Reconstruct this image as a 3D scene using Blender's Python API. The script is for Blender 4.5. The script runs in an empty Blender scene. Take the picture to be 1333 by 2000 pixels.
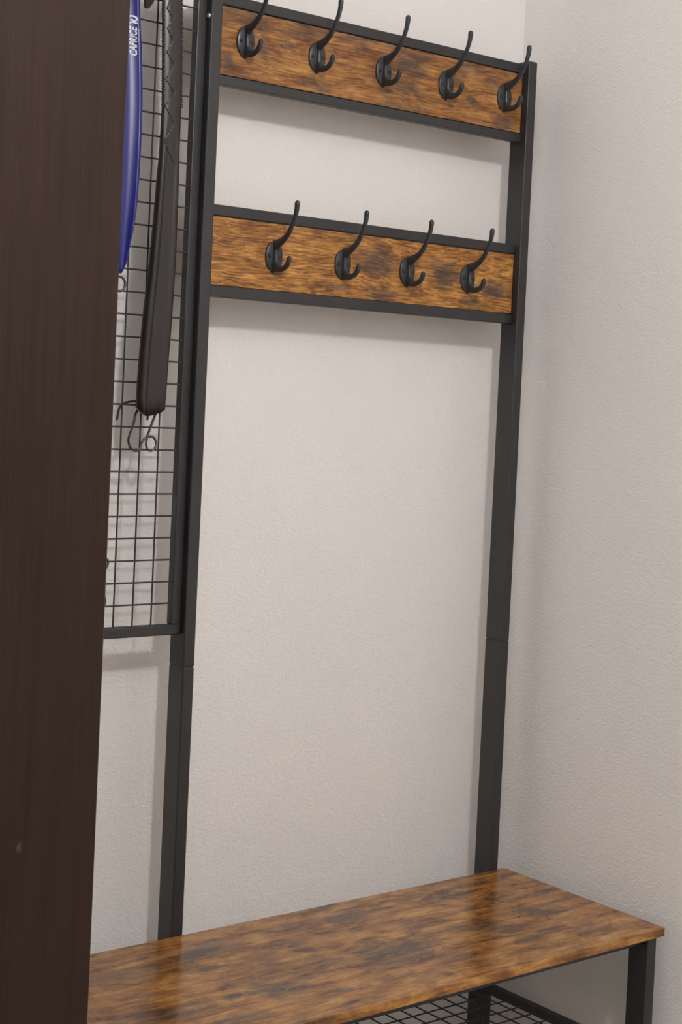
import bpy, bmesh, math, random
from mathutils import Vector, Matrix

# ------------------------------------------------------------------ camera, world, exposure
scene = bpy.context.scene
col = scene.collection
CAM = Vector((-1.8806, -1.8993, 1.2415))
YAW, PIT, ROL = (math.radians(a) for a in (38.5662, -1.6883, 2.6566))
FPX, PPX, PPY = 3076.41, 666.5, 867.36          # focal length / principal point for a 1333x2000 frame
FW = Vector((math.sin(YAW)*math.cos(PIT), math.cos(YAW)*math.cos(PIT), math.sin(PIT)))
RT0 = Vector((math.cos(YAW), -math.sin(YAW), 0))
UP0 = RT0.cross(FW)
RT = RT0*math.cos(ROL) + UP0*math.sin(ROL)
UP = -RT0*math.sin(ROL) + UP0*math.cos(ROL)
cd = bpy.data.cameras.new('camera')
cam = bpy.data.objects.new('camera', cd)
col.objects.link(cam)
cam.matrix_world = Matrix(((RT.x, UP.x, -FW.x, CAM.x), (RT.y, UP.y, -FW.y, CAM.y), (RT.z, UP.z, -FW.z, CAM.z), (0, 0, 0, 1)))
cd.sensor_fit = 'VERTICAL'; cd.sensor_height = 36; cd.sensor_width = 24
cd.lens = FPX*36/2000
cd.shift_y = (PPY-1000)/2000
cd.clip_start = .02
scene.camera = cam

world = bpy.data.worlds.new('world'); scene.world = world
world.use_nodes = True
world.node_tree.nodes['Background'].inputs[0].default_value = (.8, .85, 1, 1)
world.node_tree.nodes['Background'].inputs[1].default_value = 0.0

scene.view_settings.view_transform = 'Standard'
scene.view_settings.look = 'None'
scene.view_settings.gamma = 1
scene.view_settings.use_curve_mapping = False
scene.view_settings.exposure = 0.42

LAMP = Vector((-1.12, -1.75, 2.30)); LAMP_R = .07; LAMP_E = 200.0; LAMP_C = (1.0, .97, .955)

def un(px, py, x=None, y=None, z=None):
    """direction of a photo pixel cut with the plane its thing lies in"""
    d = FW + RT*((px-PPX)/FPX) - UP*((py-PPY)/FPX)
    t = (x-CAM.x)/d.x if x is not None else (y-CAM.y)/d.y if y is not None else (z-CAM.z)/d.z
    return CAM + d*t

# ------------------------------------------------------------------ materials
def mat(name):
    m = bpy.data.materials.new(name); m.use_nodes = True
    nt = m.node_tree; b = nt.nodes['Principled BSDF']
    return m, nt, b
def N(nt, t, **kw):
    n = nt.nodes.new(t)
    for k, v in kw.items(): setattr(n, k, v)
    return n
def L(nt, a, b): nt.links.new(a, b)
def coords(nt, scale, loc=(0, 0, 0)):
    tc = N(nt, 'ShaderNodeTexCoord'); mp = N(nt, 'ShaderNodeMapping')
    mp.inputs['Scale'].default_value = scale; mp.inputs['Location'].default_value = loc
    L(nt, tc.outputs['Object'], mp.inputs['Vector']); return mp.outputs[0]
def noise(nt, vec, scale, detail=4, rough=.55, dist=0):
    n = N(nt, 'ShaderNodeTexNoise'); n.inputs['Scale'].default_value = scale
    n.inputs['Detail'].default_value = detail; n.inputs['Roughness'].default_value = rough
    n.inputs['Distortion'].default_value = dist
    L(nt, vec, n.inputs['Vector']); return n.outputs['Fac']
def ramp(nt, fac, stops):
    r = N(nt, 'ShaderNodeValToRGB'); e = r.color_ramp.elements
    while len(e) < len(stops): e.new(.5)
    for i, (p, c) in enumerate(stops):
        e[i].position = p; e[i].color = (*c, 1) if len(c) == 3 else c
    L(nt, fac, r.inputs[0]); return r.outputs[0]
def mix(nt, fac, a, b, mode='MIX'):
    n = N(nt, 'ShaderNodeMix', data_type='RGBA', blend_type=mode)
    if isinstance(fac, float): n.inputs[0].default_value = fac
    else: L(nt, fac, n.inputs[0])
    for i, v in ((6, a), (7, b)):
        if isinstance(v, tuple): n.inputs[i].default_value = (*v, 1)
        else: L(nt, v, n.inputs[i])
    return n.outputs[2]
def bump(nt, b, h, strength, dist):
    n = N(nt, 'ShaderNodeBump'); n.inputs['Strength'].default_value = strength; n.inputs['Distance'].default_value = dist
    L(nt, h, n.inputs['Height']); L(nt, n.outputs[0], b.inputs['Normal'])
def plain(name, c, rough=.5, metal=0, spec=.5):
    m, nt, b = mat(name)
    v = coords(nt, (1, 1, 1)); f = noise(nt, v, 90, 3)
    c2 = tuple(x*.86 for x in c)
    L(nt, ramp(nt, f, [(.3, c2), (.7, c)]), b.inputs['Base Color'])
    b.inputs['Roughness'].default_value = rough; b.inputs['Metallic'].default_value = metal
    b.inputs['Specular IOR Level'].default_value = spec
    return m

def wall_mat():
    m, nt, b = mat('textured_wall_paint')
    v = coords(nt, (1, 1, 1)); big = noise(nt, v, 3, 3)
    L(nt, ramp(nt, big, [(.3, (.86, .838, .815)), (.7, (.885, .863, .84))]), b.inputs['Base Color'])
    b.inputs['Roughness'].default_value = .62; b.inputs['Specular IOR Level'].default_value = .25
    v2 = coords(nt, (.75, .75, 1.15)); h1 = noise(nt, v2, 185, 3, .55, .6); h2 = noise(nt, v2, 420, 2)
    add = N(nt, 'ShaderNodeMath', operation='MULTIPLY_ADD'); L(nt, h2, add.inputs[0]); add.inputs[1].default_value = .35; L(nt, h1, add.inputs[2])
    bump(nt, b, add.outputs[0], .8, .0017)
    return m

TREE = Vector((-.475, -.15, 0))             # origin of the hall tree, for placing the print of its boards
def wood_mat(name, seed, warm, rough, patches=(), plane='y', at=0.0, warp=.02, gw=.5, blot=(.56, .62), gs=230):
    """rustic brown printed laminate, grain along x, dark worn patches where the boards have them"""
    m, nt, b = mat(name)
    vb = coords(nt, (1.0, 1.6, 2.6), seed)
    wn = noise(nt, vb, 7, 3, .5)
    tc = N(nt, 'ShaderNodeTexCoord')
    mp = N(nt, 'ShaderNodeMapping'); mp.inputs['Location'].default_value = seed
    L(nt, tc.outputs['Object'], mp.inputs['Vector'])
    wz = N(nt, 'ShaderNodeMath', operation='MULTIPLY'); L(nt, wn, wz.inputs[0]); wz.inputs[1].default_value = warp
    cmb = N(nt, 'ShaderNodeCombineXYZ'); L(nt, wz.outputs[0], cmb.inputs[2]); L(nt, wz.outputs[0], cmb.inputs[1])
    va = N(nt, 'ShaderNodeVectorMath', operation='ADD'); L(nt, mp.outputs[0], va.inputs[0]); L(nt, cmb.outputs[0], va.inputs[1])
    def stretched(k):
        st = N(nt, 'ShaderNodeVectorMath', operation='MULTIPLY'); L(nt, va.outputs[0], st.inputs[0]); st.inputs[1].default_value = (k, 1, 1); return st.outputs[0]
    grain = noise(nt, stretched(.07), gs*1.5, 4, .6, .15)
    band = noise(nt, stretched(.16), 55, 4, .55, .5)
    cloud = noise(nt, coords(nt, (.7, 1.1, 1.1), (seed[0]+6, seed[1], seed[2])), 26, 6, .68, .6)
    h = N(nt, 'ShaderNodeMath', operation='MULTIPLY'); L(nt, grain, h.inputs[0]); h.inputs[1].default_value = gw
    h2 = N(nt, 'ShaderNodeMath', operation='MULTIPLY_ADD'); L(nt, band, h2.inputs[0]); h2.inputs[1].default_value = (1-gw)*.5; L(nt, h.outputs[0], h2.inputs[2])
    a1 = N(nt, 'ShaderNodeMath', operation='MULTIPLY_ADD'); L(nt, cloud, a1.inputs[0]); a1.inputs[1].default_value = (1-gw)*.5; L(nt, h2.outputs[0], a1.inputs[2])
    w = warm
    base = ramp(nt, a1.outputs[0], [(.37, (.070*w, .027*w, .009)), (.45, (.185*w, .073*w, .019)), (.53, (.36*w, .158*w, .038)), (.62, (.56*w, .295*w, .085))])
    dk = ramp(nt, a1.outputs[0], [(.38, (.026, .017, .014)), (.6, (.110, .074, .058))])
    bl = noise(nt, coords(nt, (.75, 1.15, 1.15), (seed[0]+3, seed[1], seed[2])), 14, 6, .65, .5)
    acc = ramp(nt, bl, [(blot[0], (0, 0, 0)), (blot[0]+.14, (blot[1],)*3)])
    edge = noise(nt, coords(nt, (.7, 1.2, 1.2), (seed[0]+9, seed[1], seed[2])), 55, 5, .65)
    for px, py, rx, ry, k in patches:
        if plane == 'y':
            c = un(px, py, y=at); sc = (c-CAM).dot(FW)/FPX
            inv = (1/(rx*sc*1.2), 0, 1/(ry*sc))
        else:
            c = un(px, py, z=at); sc = (c-CAM).dot(FW)/FPX
            inv = (1/(rx*sc*1.25), 1/max(.004, abs(un(px, py+ry, z=at).y-un(px, py-ry, z=at).y)/2), 0)
        sb = N(nt, 'ShaderNodeVectorMath', operation='SUBTRACT'); L(nt, tc.outputs['Object'], sb.inputs[0]); sb.inputs[1].default_value = c-TREE
        ml = N(nt, 'ShaderNodeVectorMath', operation='MULTIPLY'); L(nt, sb.outputs[0], ml.inputs[0]); ml.inputs[1].default_value = inv
        ln = N(nt, 'ShaderNodeVectorMath', operation='LENGTH'); L(nt, ml.outputs[0], ln.inputs[0])
        ad = N(nt, 'ShaderNodeMath', operation='MULTIPLY_ADD'); L(nt, edge, ad.inputs[0]); ad.inputs[1].default_value = 3.0; L(nt, ln.outputs['Value'], ad.inputs[2])
        mr = N(nt, 'ShaderNodeMapRange', interpolation_type='SMOOTHSTEP')
        mr.inputs['From Min'].default_value = 3.15; mr.inputs['From Max'].default_value = 1.95; mr.inputs['To Min'].default_value = 0; mr.inputs['To Max'].default_value = k
        L(nt, ad.outputs[0], mr.inputs['Value'])
        mx = N(nt, 'ShaderNodeMath', operation='MAXIMUM'); L(nt, acc, mx.inputs[0]); L(nt, mr.outputs[0], mx.inputs[1]); acc = mx.outputs[0]
    L(nt, mix(nt, acc, base, dk), b.inputs['Base Color'])
    b.inputs['Roughness'].default_value = rough
    bump(nt, b, a1.outputs[0], .15, .0006)
    return m

def veneer_mat():
    m, nt, b = mat('dark_brown_veneer')
    v = coords(nt, (1, 1, .012)); g = noise(nt, v, 420, 5, .62)
    v2 = coords(nt, (1, 1, .05)); g2 = noise(nt, v2, 60, 3)
    a = N(nt, 'ShaderNodeMath', operation='MULTIPLY_ADD'); L(nt, g, a.inputs[0]); a.inputs[1].default_value = .6
    h = N(nt, 'ShaderNodeMath', operation='MULTIPLY'); L(nt, g2, h.inputs[0]); h.inputs[1].default_value = .4
    L(nt, h.outputs[0], a.inputs[2])
    c = ramp(nt, a.outputs[0], [(.38, (.0135, .0053, .0025)), (.62, (.030, .0135, .0074))])
    # a few pale scuffs
    v3 = coords(nt, (1, 1, .55), (4, 0, 0)); s = noise(nt, v3, 38, 5, .6)
    sm = ramp(nt, s, [(.73, (0, 0, 0)), (.80, (.5, .5, .5))])
    L(nt, mix(nt, sm, c, (.16, .13, .12)), b.inputs['Base Color'])
    b.inputs['Roughness'].default_value = .36; b.inputs['Specular IOR Level'].default_value = .30
    bump(nt, b, a.outputs[0], .12, .0005)
    return m

def steel_mat():
    m, nt, b = mat('black_powder_coat')
    v = coords(nt, (1, 1, 1)); f = noise(nt, v, 900, 2); g = noise(nt, v, 14, 3)
    L(nt, ramp(nt, g, [(.3, (.019, .019, .020)), (.7, (.025, .025, .0265))]), b.inputs['Base Color'])
    b.inputs['Roughness'].default_value = .45; b.inputs['Specular IOR Level'].default_value = .6
    bump(nt, b, f, .08, .0003)
    return m

M = {}
M['wall'] = wall_mat()
M['steel'] = steel_mat()
PA = [(447, 117, 11, 11, .9), (513, 108, 11, 12, .7), (565, 90, 10, 8, .6), (480, 32, 55, 14, .5), (600, 66, 40, 14, .55), (700, 80, 40, 16, .55), (806, 126, 30, 20, .75),
      (837, 105, 14, 13, .5), (921, 195, 10, 9, .8), (910, 131, 34, 11, .5), (981, 241, 24, 14, .7), (750, 181, 14, 9, .5), (798, 173, 34, 12, .55), (960, 160, 20, 10, .5)]
PB = [(742, 512, 36, 30, .75), (869, 536, 28, 24, .85), (966, 569, 30, 16, .85), (921, 588, 16, 10, .7), (746, 572, 28, 18, .6), (497, 472, 14, 9, .45), (657, 559, 28, 9, .5), (800, 560, 12, 8, .4)]
PC = [(402, 1855, 70, 12, .65), (533, 1931, 34, 20, .8), (454, 1947, 20, 6, .8), (407, 1892, 28, 5, .85), (675, 1792, 36, 12, .7), (780, 1860, 70, 26, .7), (675, 1933, 14, 5, .7),
      (596, 1907, 20, 6, .7), (310, 1988, 70, 16, .6), (245, 1902, 70, 12, .55), (1060, 1781, 36, 11, .7), (948, 1810, 40, 12, .6), (1038, 1832, 24, 9, .6), (1140, 1817, 30, 6, .5), (904, 1868, 30, 9, .6), (883, 1745, 36, 8, .6), (470, 1990, 40, 8, .6)]
M['board_a'] = wood_mat('rustic_wood_upper', (.3, .2, .77), .95, .48, PA, 'y', .0137, .02, .42, (.54, .75))
M['board_b'] = wood_mat('rustic_wood_lower', (1.7, .2, 2.31), 1.15, .48, PB, 'y', .0137, .035, .58, (.60, .6))
M['bench'] = wood_mat('rustic_wood_bench', (5.2, 1.4, .1), 1.0, .19, PC, 'z', .45, .02, .22, (.56, .65))
M['veneer'] = veneer_mat()
M['hook'] = plain('black_cast_hook', (.034, .037, .043), .33)
M['screw'] = plain('black_screw', (.02, .02, .022), .35)
M['zinc'] = plain('bright_bolt', (.55, .56, .62), .3, .9)
M['wire'] = plain('dark_wire', (.034, .034, .033), .42)
M['hookwire'] = plain('bare_dark_wire', (.085, .082, .075), .33, .7)
M['blue'] = plain('blue_plastic', (.016, .018, .20), .34)
M['print'] = plain('white_print', (.85, .85, .9), .5)
M['black'] = plain('black_brown_plastic', (.021, .017, .0155), .30)
M['strap'] = plain('black_webbing', (.008, .008, .009), .7)
M['blackgloss'] = plain('black_gloss_trim', (.045, .044, .044), .2)
M['ceiling'] = plain('white_ceiling_paint', (.90, .89, .88), .8)
M['floor'] = plain('pale_floor_laminate', (.52, .47, .41), .45)
M['white_metal'] = plain('white_enamel', (.75, .75, .73), .4)
mg, nt, b = mat('lamp_glass')
v = coords(nt, (1, 1, 1)); f = noise(nt, v, 3, 1)
L(nt, ramp(nt, f, [(.2, tuple(x*.98 for x in LAMP_C)), (.8, LAMP_C)]), b.inputs['Emission Color'])
b.inputs['Emission Strength'].default_value = LAMP_E
M['lampglass'] = mg

# ------------------------------------------------------------------ mesh helpers
def link(name, me, m, parent=None, loc=(0, 0, 0)):
    o = bpy.data.objects.new(name, me); col.objects.link(o)
    if m and not me.materials: me.materials.append(M[m])
    o.location = loc
    if parent: o.parent = parent
    return o
def from_bm(name, bm, m, parent=None, loc=(0, 0, 0), smooth=False):
    bmesh.ops.recalc_face_normals(bm, faces=bm.faces)
    if smooth:
        for f in bm.faces: f.smooth = True
    me = bpy.data.meshes.new(name); bm.to_mesh(me); bm.free()
    return link(name, me, m, parent, loc)
def add_box(bm, a, b, bev=0.0, seg=2):
    """axis box between corners a and b, rounded edges"""
    r = bmesh.ops.create_cube(bm, size=1)
    vs = r['verts']
    c = [(a[i]+b[i])/2 for i in range(3)]; s = [abs(b[i]-a[i]) for i in range(3)]
    for v in vs: v.co = Vector([c[i]+v.co[i]*s[i] for i in range(3)])
    if bev:
        es = list({e for v in vs for e in v.link_edges})
        bmesh.ops.bevel(bm, geom=es, offset=bev, segments=seg, affect='EDGES', profile=.5)
def box(name, a, b, m, parent=None, bev=.0012, origin=(0, 0, 0), seg=2):
    bm = bmesh.new(); o = Vector(origin)
    add_box(bm, Vector(a)-o, Vector(b)-o, bev, seg)
    return from_bm(name, bm, m, parent)
def add_tube(bm, pts, rad, n=10, cap=True, side=None, flat=None):
    """tube along pts with radius per point; side/flat squash the ring along one axis"""
    pts = [Vector(p) for p in pts]; k = len(pts)
    rad = rad if isinstance(rad, (list, tuple)) else [rad]*k
    prev = None; rings = []
    for i, p in enumerate(pts):
        t = (pts[min(i+1, k-1)]-pts[max(i-1, 0)]).normalized()
        if side is not None: u = Vector(side)
        elif prev is None:
            u = t.orthogonal().normalized()
        else:
            u = prev
        u = (u-t*u.dot(t)).normalized(); prev = u
        w = t.cross(u)
        fu = flat[i] if flat else rad[i]
        rings.append([bm.verts.new(p+u*math.cos(2*math.pi*j/n)*fu+w*math.sin(2*math.pi*j/n)*rad[i]) for j in range(n)])
    for a, b_ in zip(rings, rings[1:]):
        for j in range(n): bm.faces.new((a[j], a[(j+1) % n], b_[(j+1) % n], b_[j]))
    if cap:
        for r, p, q in ((rings[0], pts[0], pts[1]), (rings[-1], pts[-1], pts[-2])):
            d = (p-q).normalized(); R_ = rad[0] if r is rings[0] else rad[-1]
            inner = [bm.verts.new(p+(v.co-p)*.62+d*R_*.75) for v in r]
            for j in range(n): bm.faces.new((r[j], r[(j+1) % n], inner[(j+1) % n], inner[j]))
            tip = bm.verts.new(p+d*R_*.98)
            for j in range(n): bm.faces.new((inner[j], inner[(j+1) % n], tip))
def smooth_path(pts, sub=5):
    """Catmull-Rom through pts (tuples of any length)"""
    out = []; n = len(pts)
    for i in range(n-1):
        p0, p1, p2, p3 = pts[max(i-1, 0)], pts[i], pts[i+1], pts[min(i+2, n-1)]
        for s in range(sub):
            t = s/sub
            out.append(tuple(.5*(2*b_+(c-a)*t+(2*a-5*b_+4*c-d)*t*t+(3*b_-a-3*c+d)*t**3) for a, b_, c, d in zip(p0, p1, p2, p3)))
    out.append(tuple(pts[-1])); return out
def thing(name, label, cat, loc, group=None):
    o = bpy.data.objects.new(name, None); col.objects.link(o); o.location = loc
    o.empty_display_size = .1
    o['label'] = label; o['category'] = cat
    if group: o['group'] = group
    return o
def tag(o, label, cat, group=None):
    o['label'] = label; o['category'] = cat
    if group: o['group'] = group
def struct(o, label=None):
    o['kind'] = 'structure'
    if label: o['label'] = label
    return o

# ------------------------------------------------------------------ room
YW, XW, XL_, YF, ZC = .090, .0725, -2.30, -3.6, 2.52
struct(box('wall_back', (XL_-.1, YW, 0), (XW+.1, YW+.1, ZC), 'wall', bev=0), 'light textured wall behind the coat rack')
struct(box('wall_right', (XW, YF, 0), (XW+.1, YW, ZC), 'wall', bev=0), 'light textured wall at the right end of the bench')
struct(box('wall_left', (XL_-.1, YF, 0), (XL_, YW, ZC), 'wall', bev=0), 'light textured wall behind the wardrobe side')
struct(box('wall_front', (XL_-.1, YF-.1, 0), (XW+.1, YF, ZC), 'wall', bev=0), 'light textured wall facing the coat rack')
struct(box('floor', (XL_-.1, YF-.1, -.1), (XW+.1, YW+.1, 0), 'floor', bev=0), 'brown laminate floor')
struct(box('ceiling', (XL_-.1, YF-.1, ZC), (XW+.1, YW+.1, ZC+.1), 'ceiling', bev=0), 'white painted ceiling')

# ------------------------------------------------------------------ ceiling lamp (its globe gives the room its light)
lamp = thing('ceiling_lamp_offscreen', 'white round ceiling lamp with a lit glass globe', 'lamp', (LAMP.x, LAMP.y, ZC))
bm = bmesh.new()
prof = [(.001, 0), (.075, 0), (.075, -.012), (.05, -.03), (.035, -.075), (.001, -.075)]
rings = [[bm.verts.new((r*math.cos(2*math.pi*j/32), r*math.sin(2*math.pi*j/32), z)) for j in range(32)] for r, z in prof]
for a, c in zip(rings, rings[1:]):
    for j in range(32): bm.faces.new((a[j], a[(j+1) % 32], c[(j+1) % 32], c[j]))
from_bm('ceiling_mount', bm, 'white_metal', lamp)
bm = bmesh.new(); bmesh.ops.create_uvsphere(bm, u_segments=32, v_segments=18, radius=LAMP_R)
bmesh.ops.translate(bm, verts=bm.verts, vec=LAMP-lamp.location)
from_bm('globe', bm, 'lampglass', lamp, smooth=True)

# ------------------------------------------------------------------ hall tree
PW, PD = .0195, .0385                       # post section
XP = (-.9500, -.6380, 0.0)                  # left faces of the three posts
ZT, ZS = 1.820, .8416                       # post top, joint between post sections
BT, BTH = .450, .0132                       # bench top height and thickness
T = Vector((-.475, -.15, 0))
tree = thing('hall_tree', 'black steel coat rack with rustic brown boards, wire grid panel and bench', 'coat rack', T)
def tbox(name, a, b, m, parent=None, bev=.0012, seg=2):
    return box(name, a, b, m, parent or tree, bev, T, seg)

for x in XP:
    tbox('post', (x, 0, ZS+.0006), (x+PW, PD, ZT), 'steel', bev=.0022, seg=3)
    tbox('post', (x, 0, 0), (x+PW, PD, ZS-.0006), 'steel', bev=.0022, seg=3)
    tbox('joint_sleeve', (x+.0012, .0012, ZS-.03), (x+PW-.0012, PD-.0012, ZS+.03), 'steel', bev=.001)

# hook rails: two 15 mm tubes each and the board between them
TF, TB = .0122, .0268                       # front / back of the 15 mm tubes
XR0, XR1 = XP[1]+PW, XP[2]
for zs, bmat in (((1.6847, 1.6990, 1.7996, 1.8152), 'board_a'), ((1.3792, 1.3954, 1.4971, 1.5128), 'board_b')):
    tbox('rail_tube', (XR0-.001, TF, zs[0]), (XR1+.001, TB, zs[1]), 'steel', bev=.0016)
    tbox('rail_tube', (XR0-.001, TF, zs[2]), (XR1+.001, TB, zs[3]), 'steel', bev=.0016)
    tbox('hook_board', (XR0+.0006, .0137, zs[1]+.0012), (XR1-.0010, .0262, zs[2]-.0014), bmat, bev=.0006)

# coat hooks
YB = .0137
def hook_mesh():
    bm = bmesh.new()
    # oval base plate, slightly domed
    n = 32; lay = [(1.0, 0, 0), (1.0, -.0022, 0), (.93, -.0032, 0), (.5, -.0044, 0)]
    rings = []
    for s, y, _ in lay:
        r = []
        for j in range(n):
            a = 2*math.pi*j/n
            r.append(bm.verts.new((.0156*s*math.cos(a), y, .0226*s*math.copysign(abs(math.sin(a))**.9, math.sin(a)))))
        rings.append(r)
    for a, c in zip(rings, rings[1:]):
        for j in range(n): bm.faces.new((a[j], a[(j+1) % n], c[(j+1) % n], c[j]))
    bm.faces.new(rings[0]); bm.faces.new(rings[-1])
    # web between the prongs, then the long upper prong and the short lower hook
    web = smooth_path([(-.002, -.0215, .0034, .0028), (-.0050, -.012, .0050, .0036), (-.0046, .004, .0042, .0036), (-.0044, .014, .0054, .0036), (-.002, .0215, .0034, .0026)], 4)
    add_tube(bm, [(0, p[0], p[1]) for p in web], [p[2] for p in web], 12, side=(1, 0, 0), flat=[p[3] for p in web])
    up = smooth_path([(0, .0140, .0100, .0036), (-.010, .0180, .0076, .0036), (-.024, .0240, .0052, .0035), (-.0365, .0335, .0042, .0034), (-.0468, .0490, .0035, .0033), (-.0528, .0640, .0037, .0036), (-.0542, .0755, .0043, .0040)], 5)
    add_tube(bm, [(0, p[0], p[1]) for p in up], [p[2] for p in up], 14, side=(1, 0, 0), flat=[p[3] for p in up])
    lo = smooth_path([(-.001, -.0115, .0108, .0036), (-.0100, -.0175, .0066, .0036), (-.0215, -.0196, .0045, .0036), (-.0320, -.0168, .0043, .0037), (-.0382, -.0105, .0041, .0037), (-.0402, -.0045, .0039, .0037)], 5)
    add_tube(bm, [(0, p[0], p[1]) for p in lo], [p[2] for p in lo], 14, side=(1, 0, 0), flat=[p[3] for p in lo])
    for f in bm.faces: f.smooth = len(f.verts) <= 4
    me = bpy.data.meshes.new('coat_hook')
    bmesh.ops.recalc_face_normals(bm, faces=bm.faces); bm.to_mesh(me); bm.free()
    me.materials.append(M['hook']); return me
def screw_mesh():
    bm = bmesh.new(); n = 14
    rings = [[bm.verts.new((r*math.cos(2*math.pi*j/n), y, r*math.sin(2*math.pi*j/n))) for j in range(n)] for r, y in ((.0033, 0), (.0033, -.0005), (.0026, -.0013), (.0012, -.0016))]
    for a, c in zip(rings, rings[1:]):
        for j in range(n): bm.faces.new((a[j], a[(j+1) % n], c[(j+1) % n], c[j]))
    bm.faces.new(rings[-1])
    # cross recess lips
    for ang in (.4, .4+math.pi/2):
        c, s = math.cos(ang), math.sin(ang)
        for sg in (-1, 1):
            q = [(-.0016, .0003), (.0016, .0003), (.0016, .00055), (-.0016, .00055)]
            bm.faces.new([bm.verts.new((u*c-sg*w*s, -.00175, u*s+sg*w*c)) for u, w in q])
    me = bpy.data.meshes.new('screw')
    bmesh.ops.recalc_face_normals(bm, faces=bm.faces); bm.to_mesh(me); bm.free()
    me.materials.append(M['screw']); return me
HM, SM = hook_mesh(), screw_mesh()
hooks = [(-.5688+.1316*i, 1.7530) for i in range(5)] + [(-.5009+.1317*i, 1.4470) for i in range(4)]
for hx, hz in hooks:
    h = link('coat_hook', HM, 'hook', tree, Vector((hx, YB, hz))-T)
    for sx in (-.0094, .0094):
        link('screw', SM, 'screw', h, (sx, -.0039, .0))

# wire grid panel between the left and middle posts
GX0, GX1, GZ0, GZ1, TW = XP[0]+PW, XP[1], .8885, 1.8190, .0150
PITCH = .03152
bm = bmesh.new()
for a, b_ in (((GX0, TF, GZ0), (GX1+.0005, TB, GZ0+TW)), ((GX0, TF, GZ1-TW), (GX1+.0005, TB, GZ1)),
              ((GX0-.0005, TF, GZ0+TW), (GX0+TW, TB, GZ1-TW)), ((GX1-TW, TF, GZ0+TW), (GX1+.0005, TB, GZ1-TW))):
    add_box(bm, Vector(a)-T, Vector(b_)-T, .0016, 2)
grid = from_bm('grid_panel', bm, 'steel', tree)
def wire_mesh(length, axis, r=.00125, n=8):
    bm = bmesh.new()
    d = [0, 0, 0]; d[axis] = length
    add_tube(bm, [(0, 0, 0), tuple(d)], r, n, cap=False)
    for f in bm.faces: f.smooth = True
    me = bpy.data.meshes.new('wire'); bm.to_mesh(me); bm.free(); me.materials.append(M['wire']); return me
hw = wire_mesh(GX1-TW-GX0-TW+.006, 0); vw = wire_mesh(GZ1-GZ0-2*TW+.006, 2)
GWZ = [.9030+PITCH*i for i in range(29)]
for z in GWZ:
    link('wire', hw, 'wire', grid, Vector((GX0+TW-.003, .0156, z))-T)
x = GX1-TW-.0318
while x > GX0+TW+.01:
    link('wire', vw, 'wire', grid, Vector((x, .0179, GZ0+TW-.003))-T); x -= .0311
# bright bolt between the grid frame and the middle post
bp = un(404.5, 32, x=XP[1])
bm = bmesh.new(); bmesh.ops.create_cone(bm, cap_ends=True, segments=14, radius1=.0042, radius2=.0030, depth=.003)
bmesh.ops.rotate(bm, verts=bm.verts, cent=(0, 0, 0), matrix=Matrix.Rotation(-math.pi/2, 3, 'Y'))
bmesh.ops.translate(bm, verts=bm.verts, vec=Vector((XP[1]-.0012, .0062, bp.z))-T)
from_bm('bolt', bm, 'zinc', tree)['label'] = 'bright bolt head beside the grid frame'

# bench
BX0, BX1, BY0, BY1 = -.985, .0335, -.3535, -.0012
tbox('bench_board', (BX0, BY0, BT-BTH), (BX1, BY1, BT), 'bench', bev=.0007)
LY0 = -.3455; LXR = .0055; LXL = XP[0]-.0055
for x in (LXL, LXR):
    tbox('bench_leg', (x, LY0, 0), (x+PW+.0005, LY0+PD, BT-BTH+.0005), 'steel', bev=.0022, seg=3)
    tbox('side_rail', (x+.002, LY0+PD-.001, BT-BTH-.0190), (x+.017, .001, BT-BTH+.0002), 'steel', bev=.0016)
tbox('front_rail', (LXL+PW-.001, LY0+.0125, BT-BTH-.0150), (LXR+.001, LY0+.0275, BT-BTH+.0002), 'steel', bev=.0016)
tbox('back_rail', (XP[0]+PW-.001, .0125, BT-BTH-.0150), (XP[2]+.001, .0268, BT-BTH+.0002), 'steel', bev=.0016)
# wire shelf under the bench
SZ = .2620; SX0, SX1, SY0, SY1 = LXL+PW, .0020, LY0+.0125, .0268
bm = bmesh.new()
for a, b_ in (((SX0, SY0, SZ-TW), (SX1, SY0+TW, SZ)), ((SX0, SY1-TW, SZ-TW), (SX1-.003, SY1, SZ)),
              ((SX0, SY0+TW, SZ-TW), (SX0+TW, SY1-TW, SZ)), ((SX1-TW, SY0+TW, SZ-TW), (SX1, SY1-TW, SZ))):
    add_box(bm, Vector(a)-T, Vector(b_)-T, .0016, 2)
shelf = from_bm('shelf_frame', bm, 'steel', tree)
sxw = wire_mesh(SX1-SX0-2*TW+.006, 0, .0013); syw = wire_mesh(SY1-SY0-2*TW+.006, 1, .0013)
y = SY1-TW-.0300
while y > SY0+TW+.008:
    link('wire', sxw, 'wire', shelf, Vector((SX0+TW-.003, y, SZ-.0035))-T); y -= PITCH
x = SX1-TW-.0300
while x > SX0+TW+.008:
    link('wire', syw, 'wire', shelf, Vector((x, SY0+TW-.003, SZ-.0060))-T); x -= PITCH

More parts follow.
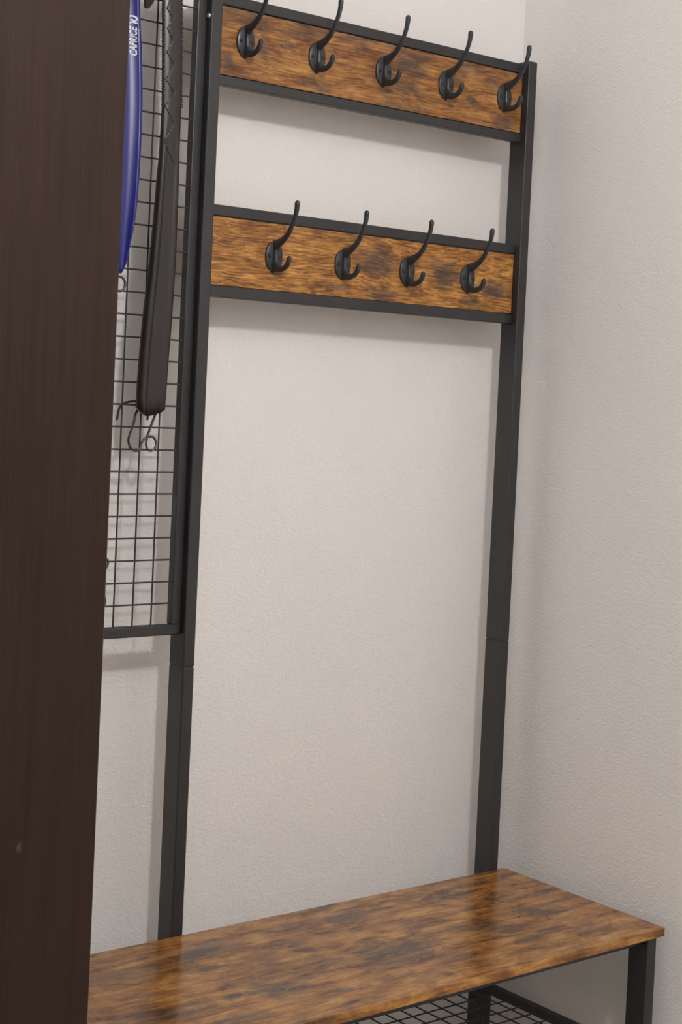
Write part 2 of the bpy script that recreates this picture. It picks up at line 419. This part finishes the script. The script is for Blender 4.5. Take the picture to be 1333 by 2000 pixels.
# ------------------------------------------------------------------ wardrobe beside the rack
WX1, WY0 = un(215, 1000, y=-.52).x, -.52
WX0, WH = WX1-1.0, 2.10
WT = Vector(((WX0+WX1)/2, (WY0+.08)/2, 0))
ward = thing('wardrobe', 'tall dark brown wardrobe with vertical grain standing beside the rack', 'wardrobe', WT)
def wbox(name, a, b, m, parent=None, bev=.001, seg=2): return box(name, a, b, m, parent or ward, bev, WT, seg)
wbox('side_panel', (WX0, WY0+.022, 0), (WX0+.018, .08, WH), 'veneer')
wbox('side_panel', (WX1-.020, WY0+.022, 0), (WX1-.002, .08, WH), 'veneer')
wbox('top_panel', (WX0+.018, WY0+.022, WH-.018), (WX1-.020, .08, WH), 'veneer')
wbox('bottom_panel', (WX0+.018, WY0+.022, .07), (WX1-.020, .08, .088), 'veneer')
wbox('plinth', (WX0+.018, WY0+.06, 0), (WX1-.020, WY0+.078, .07), 'veneer')
wbox('back_panel', (WX0+.018, .072, .088), (WX1-.020, .078, WH-.018), 'veneer')
WM = (WX0+WX1)/2
for a, c, hx in ((WX0+.001, WM-.0015, WM-.045), (WM+.0015, WX1, WM+.045)):
    d = wbox('door', (a, WY0, .075), (c, WY0+.0205, WH-.003), 'veneer', bev=.0032, seg=4)
    bm = bmesh.new()
    add_tube(bm, [(hx, WY0+.002, .98), (hx, WY0-.024, .985), (hx, WY0-.030, 1.0), (hx, WY0-.030, 1.14), (hx, WY0-.024, 1.155), (hx, WY0+.002, 1.16)], .005, 10)
    bmesh.ops.translate(bm, verts=bm.verts, vec=-WT)
    from_bm('handle', bm, 'zinc', d, smooth=True)

# ------------------------------------------------------------------ wire hooks clipped on the grid
YH = .0105
raw = [(266, 806), (261, 828), (253.5, 849), (251, 861), (255, 874), (264.5, 880.5), (272, 877), (278, 863), (286, 854.5), (296, 852.5), (303, 858), (305, 867.5), (302, 876.5), (295.5, 880.5), (288.5, 877.5), (285.5, 868), (287, 856), (291, 843), (303, 811)]
ref = un(266, 806, y=YH)
wz = min(GWZ, key=lambda z: abs(z-un(250, 795, y=.0156).z))       # the grid wire this hook hangs on
def hook_path():
    body = []
    for i, (px, py) in enumerate(raw):
        yy = YH-.004*max(0, 1-abs(i-12)/4)                          # the coil sits a little in front where it crosses
        p = un(px, py, y=yy); body.append((p.x, p.y, p.z))
    tipL = un(228.5, 819, y=.036); tipR = un(288, 819, y=.036)
    l = [(tipL.x, .036, tipL.z), (tipL.x+.003, .034, wz-.004), (tipL.x+.010, .026, wz+.0030), (tipL.x+.021, .0160, wz+.0046), (tipL.x+.0275, .0118, wz+.0012)]
    r = [(body[-1][0]+.006, .0112, wz-.002), (body[-1][0]+.0055, .0135, wz+.0034), (body[-1][0]+.002, .020, wz+.0042), (tipR.x+.004, .030, wz+.0010), (tipR.x+.001, .035, wz-.006), (tipR.x, .036, tipR.z)]
    return smooth_path(l+body+r, 4)
HP = hook_path()
HO = Vector((un(280, 840, y=YH).x, YH, wz))
bm = bmesh.new(); add_tube(bm, [Vector(p)-HO for p in HP], .0017, 8)
for f in bm.faces: f.smooth = True
bmesh.ops.recalc_face_normals(bm, faces=bm.faces)
ghm = bpy.data.meshes.new('grid_hook'); bm.to_mesh(ghm); bm.free(); ghm.materials.append(M['hookwire'])
def ghook(px, py, label):
    """px, py: where the right-hand side of its loop shows"""
    p0 = un(305, 867.5, y=YH); p1 = un(px, py, y=YH)
    z = min(GWZ, key=lambda q: abs(q-(wz+p1.z-p0.z)))
    o = link('grid_hook', ghm, 'hookwire', None, (HO.x+p1.x-p0.x, HO.y, z))
    tag(o, label, 'hook', 'wire hooks clipped on the grid'); return o
ghook(305, 867.5, 'looped dark wire hook on the grid just under the black shoehorn')
ghook(244.5, 557, 'dark wire hook on the grid whose loop shows under the blue shoehorn')
ghook(206, 1171, 'dark wire hook low on the grid beside the wardrobe edge')

# ------------------------------------------------------------------ black shoehorn
def interp(tab, v):
    for (a, *ra), (c, *rc) in zip(tab, tab[1:]):
        if a <= v <= c:
            t = (v-a)/(c-a); return [p+(q-p)*t for p, q in zip(ra, rc)]
    return list(tab[0][1:]) if v < tab[0][0] else list(tab[-1][1:])
BS = [(0, 318, 354), (100, 318, 353.5), (200, 317.5, 353), (250, 315, 351), (300, 312, 348.5), (350, 307, 347), (400, 303, 345), (450, 298.5, 343), (500, 293.6, 341),
      (550, 288.5, 338), (600, 282, 334.5), (650, 277, 331), (700, 272.5, 326.5), (750, 268.7, 323), (795, 266, 319.5), (815, 265.5, 318.5)]
YS = -.003; SHK = .42
rows = [(-60+i*12.0) for i in range(71)]+[815]
def edge_pt(py, k):
    yy = max(py, 0.0); a = interp(BS, yy)
    p = un(a[k], yy, y=YS)
    if py < 0: q = un(a[k], 0, y=YS); p = q+Vector((0, 0, -py/1361))
    return p
# cross profile: (u, how far it stands out towards the room)
def section(h):   # h: 0 handle (rounded), 1 blade (rimmed trough with ribs)
    us = [0, .06, .13, .20, .26, .32, .38, .44, .50, .56, .62, .68, .74, .82, .91, 1]
    hand = [.35*(1-(2*u-1)**2)+.0 for u in us]
    blade = [-.06, .10, .24, .28, .20, .05, .0, .06, .0, .055, -.01, .05, .02, .17, .22, .12]
    return us, [a*(1-h)*1.0+b_*h for a, b_ in zip(hand, blade)]
bm = bmesh.new(); front, back = [], []
for py in rows:
    a, c = edge_pt(py, 0), edge_pt(py, 1); wdt = (c-a).length
    h = min(1, max(0, (py-235)/110)); us, off = section(h)
    fr, bk = [], []
    for u, o in zip(us, off):
        p = a.lerp(c, u)
        if py > 790: p = p + Vector((0, 0, 0))
        fr.append(bm.verts.new(p+Vector((0, -.0022-o*wdt*SHK, 0)))); bk.append(bm.verts.new(p+Vector((0, .0018-o*wdt*SHK*.5, 0))))
    front.append(fr); back.append(bk)
# bottom edge is bowed
for lst in (front, back):
    for j, v in enumerate(lst[-1]):
        u = us[j]; tgt = [(0, 795), (.12, 806), (.35, 813), (.6, 811), (.8, 807), (1, 800)]
        py = interp(tgt, u)[0]; a, c = edge_pt(py, 0), edge_pt(py, 1); v.co.z = a.lerp(c, u).z
nU = len(us)
for A, sgn in ((front, 1), (back, -1)):
    for r0, r1 in zip(A, A[1:]):
        for j in range(nU-1): bm.faces.new((r0[j], r0[j+1], r1[j+1], r1[j]) if sgn > 0 else (r0[j], r1[j], r1[j+1], r0[j+1]))
for i in range(len(rows)-1):
    for j in (0, nU-1): bm.faces.new((front[i][j], back[i][j], back[i+1][j], front[i+1][j]))
for A, B in ((front[0], back[0]), (front[-1], back[-1])):
    for j in range(nU-1): bm.faces.new((A[j], A[j+1], B[j+1], B[j]))
SO = Vector((un(335, 0, y=YS).x, YS, un(335, 0, y=YS).z+.07))
bs = thing('black_shoehorn', 'long black shoehorn with zigzag handle and ribbed flared blade hanging on the grid', 'shoehorn', SO)
bmesh.ops.translate(bm, verts=bm.verts, vec=-SO)
bl_o = from_bm('blade', bm, 'black', bs, smooth=True)
for f in bl_o.data.polygons:
    if abs(f.normal.z) > .6 or abs(f.normal.x) > .9: f.use_smooth = False
def on_handle(px, py, lift):
    a, c = edge_pt(py, 0), edge_pt(py, 1); aa = interp(BS, max(py, 0))
    u = (px-aa[0])/(aa[1]-aa[0]); h = min(1, max(0, (py-235)/110)); us_, off = section(h)
    o = interp(list(zip(us_, off)), u)[0]
    return a.lerp(c, u)+Vector((0, -.0022-o*(c-a).length*SHK-lift, 0))
zz = [(334, -20), (323.4, 17.5), (333.6, 37), (323.8, 56), (333.6, 81), (322.9, 103), (336.5, 128), (321.3, 156), (337.5, 184), (319.3, 207), (336.5, 243), (317.5, 276), (335, 315)]
pts = []
for (a, b_), (c, d) in zip(zz, zz[1:]):
    for s in range(4): pts.append((a+(c-a)*s/4, b_+(d-b_)*s/4))
pts.append(zz[-1])
bm = bmesh.new(); add_tube(bm, [on_handle(px, py, .0003)-SO for px, py in pts], .0011, 7)
from_bm('zigzag_trim', bm, 'blackgloss', bs, smooth=True)
bm = bmesh.new()
for k in (0, 1):
    py = -55
    while py < (205 if k == 0 else 215):
        p = edge_pt(py, k)-SO
        add_box(bm, p+Vector((-.0017, -.0034, -.0012)), p+Vector((.0017, .0005, .0012)), .0004, 1); py += 5.2
o = from_bm('serrated_edge', bm, 'black', bs); o['kind'] = 'stuff'
# loop at the top that goes over a grid wire
bm = bmesh.new()
top = Vector((un(336, 0, y=YS).x, YS, rows[0]*-1/1361+un(336, 0, y=YS).z))
zt = min(GWZ, key=lambda q: abs(q-(top.z+.02)))
add_tube(bm, [Vector(p)-SO for p in smooth_path([(top.x-.005, YS-.003, top.z-.004), (top.x-.006, YS+.004, top.z+.010), (top.x-.003, .012, zt+.004), (top.x, .0205, zt+.0035), (top.x+.003, .012, zt+.004), (top.x+.006, YS+.004, top.z+.010), (top.x+.005, YS-.003, top.z-.004)], 4)], .0012, 7)
from_bm('hanging_loop', bm, 'black', bs, smooth=True)

# ------------------------------------------------------------------ blue shoehorn
YBL = -.016
def blue_mid(z): return YBL+.16*(z-1.40)**2          # bowed along its length
cx0 = un(243.5, 100, y=blue_mid(1.70)).x
def zq(py):
    z = 1.6
    for _ in range(4): z = un(256.5-.042*(py-100), py, y=blue_mid(z)).z
    return z
edge_px = [(534, 234.5), (529, 239), (520, 249.5), (500, 252.5), (450, 260.5), (400, 267), (350, 271), (300, 274), (250, 276.5), (200, 277.7), (160, 277.7), (100, 276.5), (50, 274), (0, 272.5)]
HB = []
for py, ex in edge_px:
    z = zq(py); HB.append((z, max(.0012, un(ex, py, y=blue_mid(z)-.008).x-cx0)))
HB += [(HB[-1][0]+.025, HB[-1][1]*.86), (HB[-1][0]+.04, HB[-1][1]*.6)]
z_lo, z_hi = HB[0][0], HB[-1][0]
def blue_y(dx, z, hw_):
    u = dx/max(hw_, 1e-4)
    return blue_mid(z)-.0095*min(1.1, u*u)*min(1, hw_/.014)       # hollow side towards the room
bm = bmesh.new(); nz, nu = 60, 13; F, Bk = [], []
for i in range(nz+1):
    z = z_lo+(z_hi-z_lo)*i/nz; hw_ = interp(HB, z)[0]
    fr, bk = [], []
    for j in range(nu):
        dx = hw_*(2*j/(nu-1)-1); yy = blue_y(dx, z, hw_)
        fr.append(bm.verts.new((cx0+dx, yy, z))); bk.append(bm.verts.new((cx0+dx*.985, yy+.0028, z)))
    F.append(fr); Bk.append(bk)
for A, sgn in ((F, 1), (Bk, -1)):
    for r0, r1 in zip(A, A[1:]):
        for j in range(nu-1): bm.faces.new((r0[j], r0[j+1], r1[j+1], r1[j]) if sgn > 0 else (r0[j], r1[j], r1[j+1], r0[j+1]))
for i in range(nz):
    for j in (0, nu-1): bm.faces.new((F[i][j], Bk[i][j], Bk[i+1][j], F[i+1][j]))
for A, B in ((F[0], Bk[0]), (F[-1], Bk[-1])):
    for j in range(nu-1): bm.faces.new((A[j], A[j+1], B[j+1], B[j]))
BO = Vector((cx0, YBL, z_hi))
bl = thing('blue_shoehorn', 'glossy blue plastic shoehorn with white lettering hanging beside the wardrobe edge', 'shoehorn', BO)
bmesh.ops.translate(bm, verts=bm.verts, vec=-BO)
from_bm('blade', bm, 'blue', bl, smooth=True)
bm = bmesh.new()
zt2 = min(GWZ, key=lambda q: abs(q-(z_hi+.012)))
yt = blue_y(0, z_hi, .008)
add_tube(bm, [Vector(p)-BO for p in smooth_path([(cx0-.004, yt+.002, z_hi-.003), (cx0-.005, yt+.006, z_hi+.006), (cx0-.002, .010, zt2+.004), (cx0, .0205, zt2+.0035), (cx0+.002, .010, zt2+.004), (cx0+.005, yt+.006, z_hi+.006), (cx0+.004, yt+.002, z_hi-.003)], 4)], .0012, 7)
from_bm('hanging_loop', bm, 'black', bl, smooth=True)
# white lettering that follows the curved face, reading upwards
def on_blue(a, zc):
    """a: metres to the right of the centre line, zc: height"""
    return Vector((cx0+a, blue_y(a, zc, interp(HB, zc)[0])-.00035, zc))
za, zb_ = zq(108.5), zq(52)
tcu = bpy.data.curves.new('lettering', 'FONT'); tcu.body = 'CAPRICE'; tcu.size = 1; tcu.shear = .28; tcu.offset = .022; tcu.space_character = 1.06
tob = bpy.data.objects.new('lettering_source', tcu); col.objects.link(tob)
bpy.context.view_layer.update()
tme = bpy.data.meshes.new_from_object(tob.evaluated_get(bpy.context.evaluated_depsgraph_get()))
bpy.data.objects.remove(tob)
xs = [v.co.x for v in tme.vertices]; ys = [v.co.y for v in tme.vertices]
x0, x1, y0, y1 = min(xs), max(xs), min(ys), max(ys)
AR, AL = .0166, .0070                   # letters' foot is to the right of the line of writing
for v in tme.vertices:
    zc = za+(v.co.x-x0)/(x1-x0)*(zb_-za); a = AR+(v.co.y-y0)/(y1-y0)*(AL-AR)
    v.co = on_blue(a, zc)-BO
link('lettering', tme, 'print', bl)
def flat_stroke(bm, pts, w):
    """ribbon of width w along (a, z) points on the blue face"""
    n = len(pts); L_, R_ = [], []
    for i in range(n):
        p, q = pts[max(i-1, 0)], pts[min(i+1, n-1)]
        dx, dz = q[0]-p[0], q[1]-p[1]; l = math.hypot(dx, dz) or 1
        ww = w[i] if isinstance(w, list) else w
        nx, nz_ = -dz/l*ww/2, dx/l*ww/2
        L_.append(bm.verts.new(on_blue(pts[i][0]+nx, pts[i][1]+nz_)-BO)); R_.append(bm.verts.new(on_blue(pts[i][0]-nx, pts[i][1]-nz_)-BO))
    for i in range(n-1): bm.faces.new((L_[i], L_[i+1], R_[i+1], R_[i]))
bm = bmesh.new(); ze = zq(48)
loop = smooth_path([(0.0060, ze+.0005), (0.0095, ze+.0020), (0.0140, ze+.0045), (0.0165, ze+.0068), (0.0150, ze+.0098), (0.0110, ze+.0112), (0.0068, ze+.0102), (0.0055, ze+.0078)], 6)
flat_stroke(bm, loop, [.0008+.0018*math.sin(math.pi*i/(len(loop)-1)) for i in range(len(loop))])
tail = smooth_path([(0.0176, ze+.0008), (0.0146, ze+.0022), (0.0122, ze+.0044), (0.0096, ze+.0070)], 6)
flat_stroke(bm, tail, [.0006+.0030*math.sin(math.pi*i/(len(tail)-1)) for i in range(len(tail))])
from_bm('emblem', bm, 'print', bl)
bm = bmesh.new(); z = zq(82); i = 0
while z < zq(57):
    flat_stroke(bm, [(.0180, z), (.0189, z+.0002)], .0006); z += .0011
from_bm('small_print', bm, 'print', bl)

# ------------------------------------------------------------------ black strap end hanging at the top of the grid
YT = .004
pl = [(283.0, 0), (283, 14.5), (285, 16.5), (290.5, 17), (292.5, 14.5), (302, 0)]
P = [un(px, py, y=YT) for px, py in pl]
topz = P[0].z+.05
P = [Vector((P[0].x-.001, YT, topz))]+P+[Vector((P[-1].x+.004, YT, topz))]
TO = Vector((P[0].x, YT, topz))
bm = bmesh.new()
f0 = [bm.verts.new(p-TO+Vector((0, -.0022, 0))) for p in P]; f1 = [bm.verts.new(p-TO+Vector((0, .0022, 0))) for p in P]
bm.faces.new(f0); bm.faces.new(f1[::-1])
for i in range(len(P)): bm.faces.new((f0[i], f0[(i+1) % len(P)], f1[(i+1) % len(P)], f1[i]))
bmesh.ops.bevel(bm, geom=list(bm.edges), offset=.0007, segments=2, affect='EDGES')
st = thing('hanging_strap', 'black tapered strap end hanging on the grid between two shoehorns', 'strap', TO)
from_bm('strap_end', bm, 'strap', st)
bm = bmesh.new(); zt3 = min(GWZ, key=lambda q: abs(q-(topz+.006))); xc = (P[0].x+P[-1].x)/2
add_tube(bm, [Vector(p)-TO for p in smooth_path([(xc-.003, YT, topz-.003), (xc-.003, .008, zt3+.002), (xc, .0160, zt3+.0042), (xc+.001, .0200, zt3+.001), (xc+.003, .012, zt3+.004), (xc+.003, YT, topz-.003)], 4)], .0011, 7)
from_bm('hanging_loop', bm, 'black', st, smooth=True)
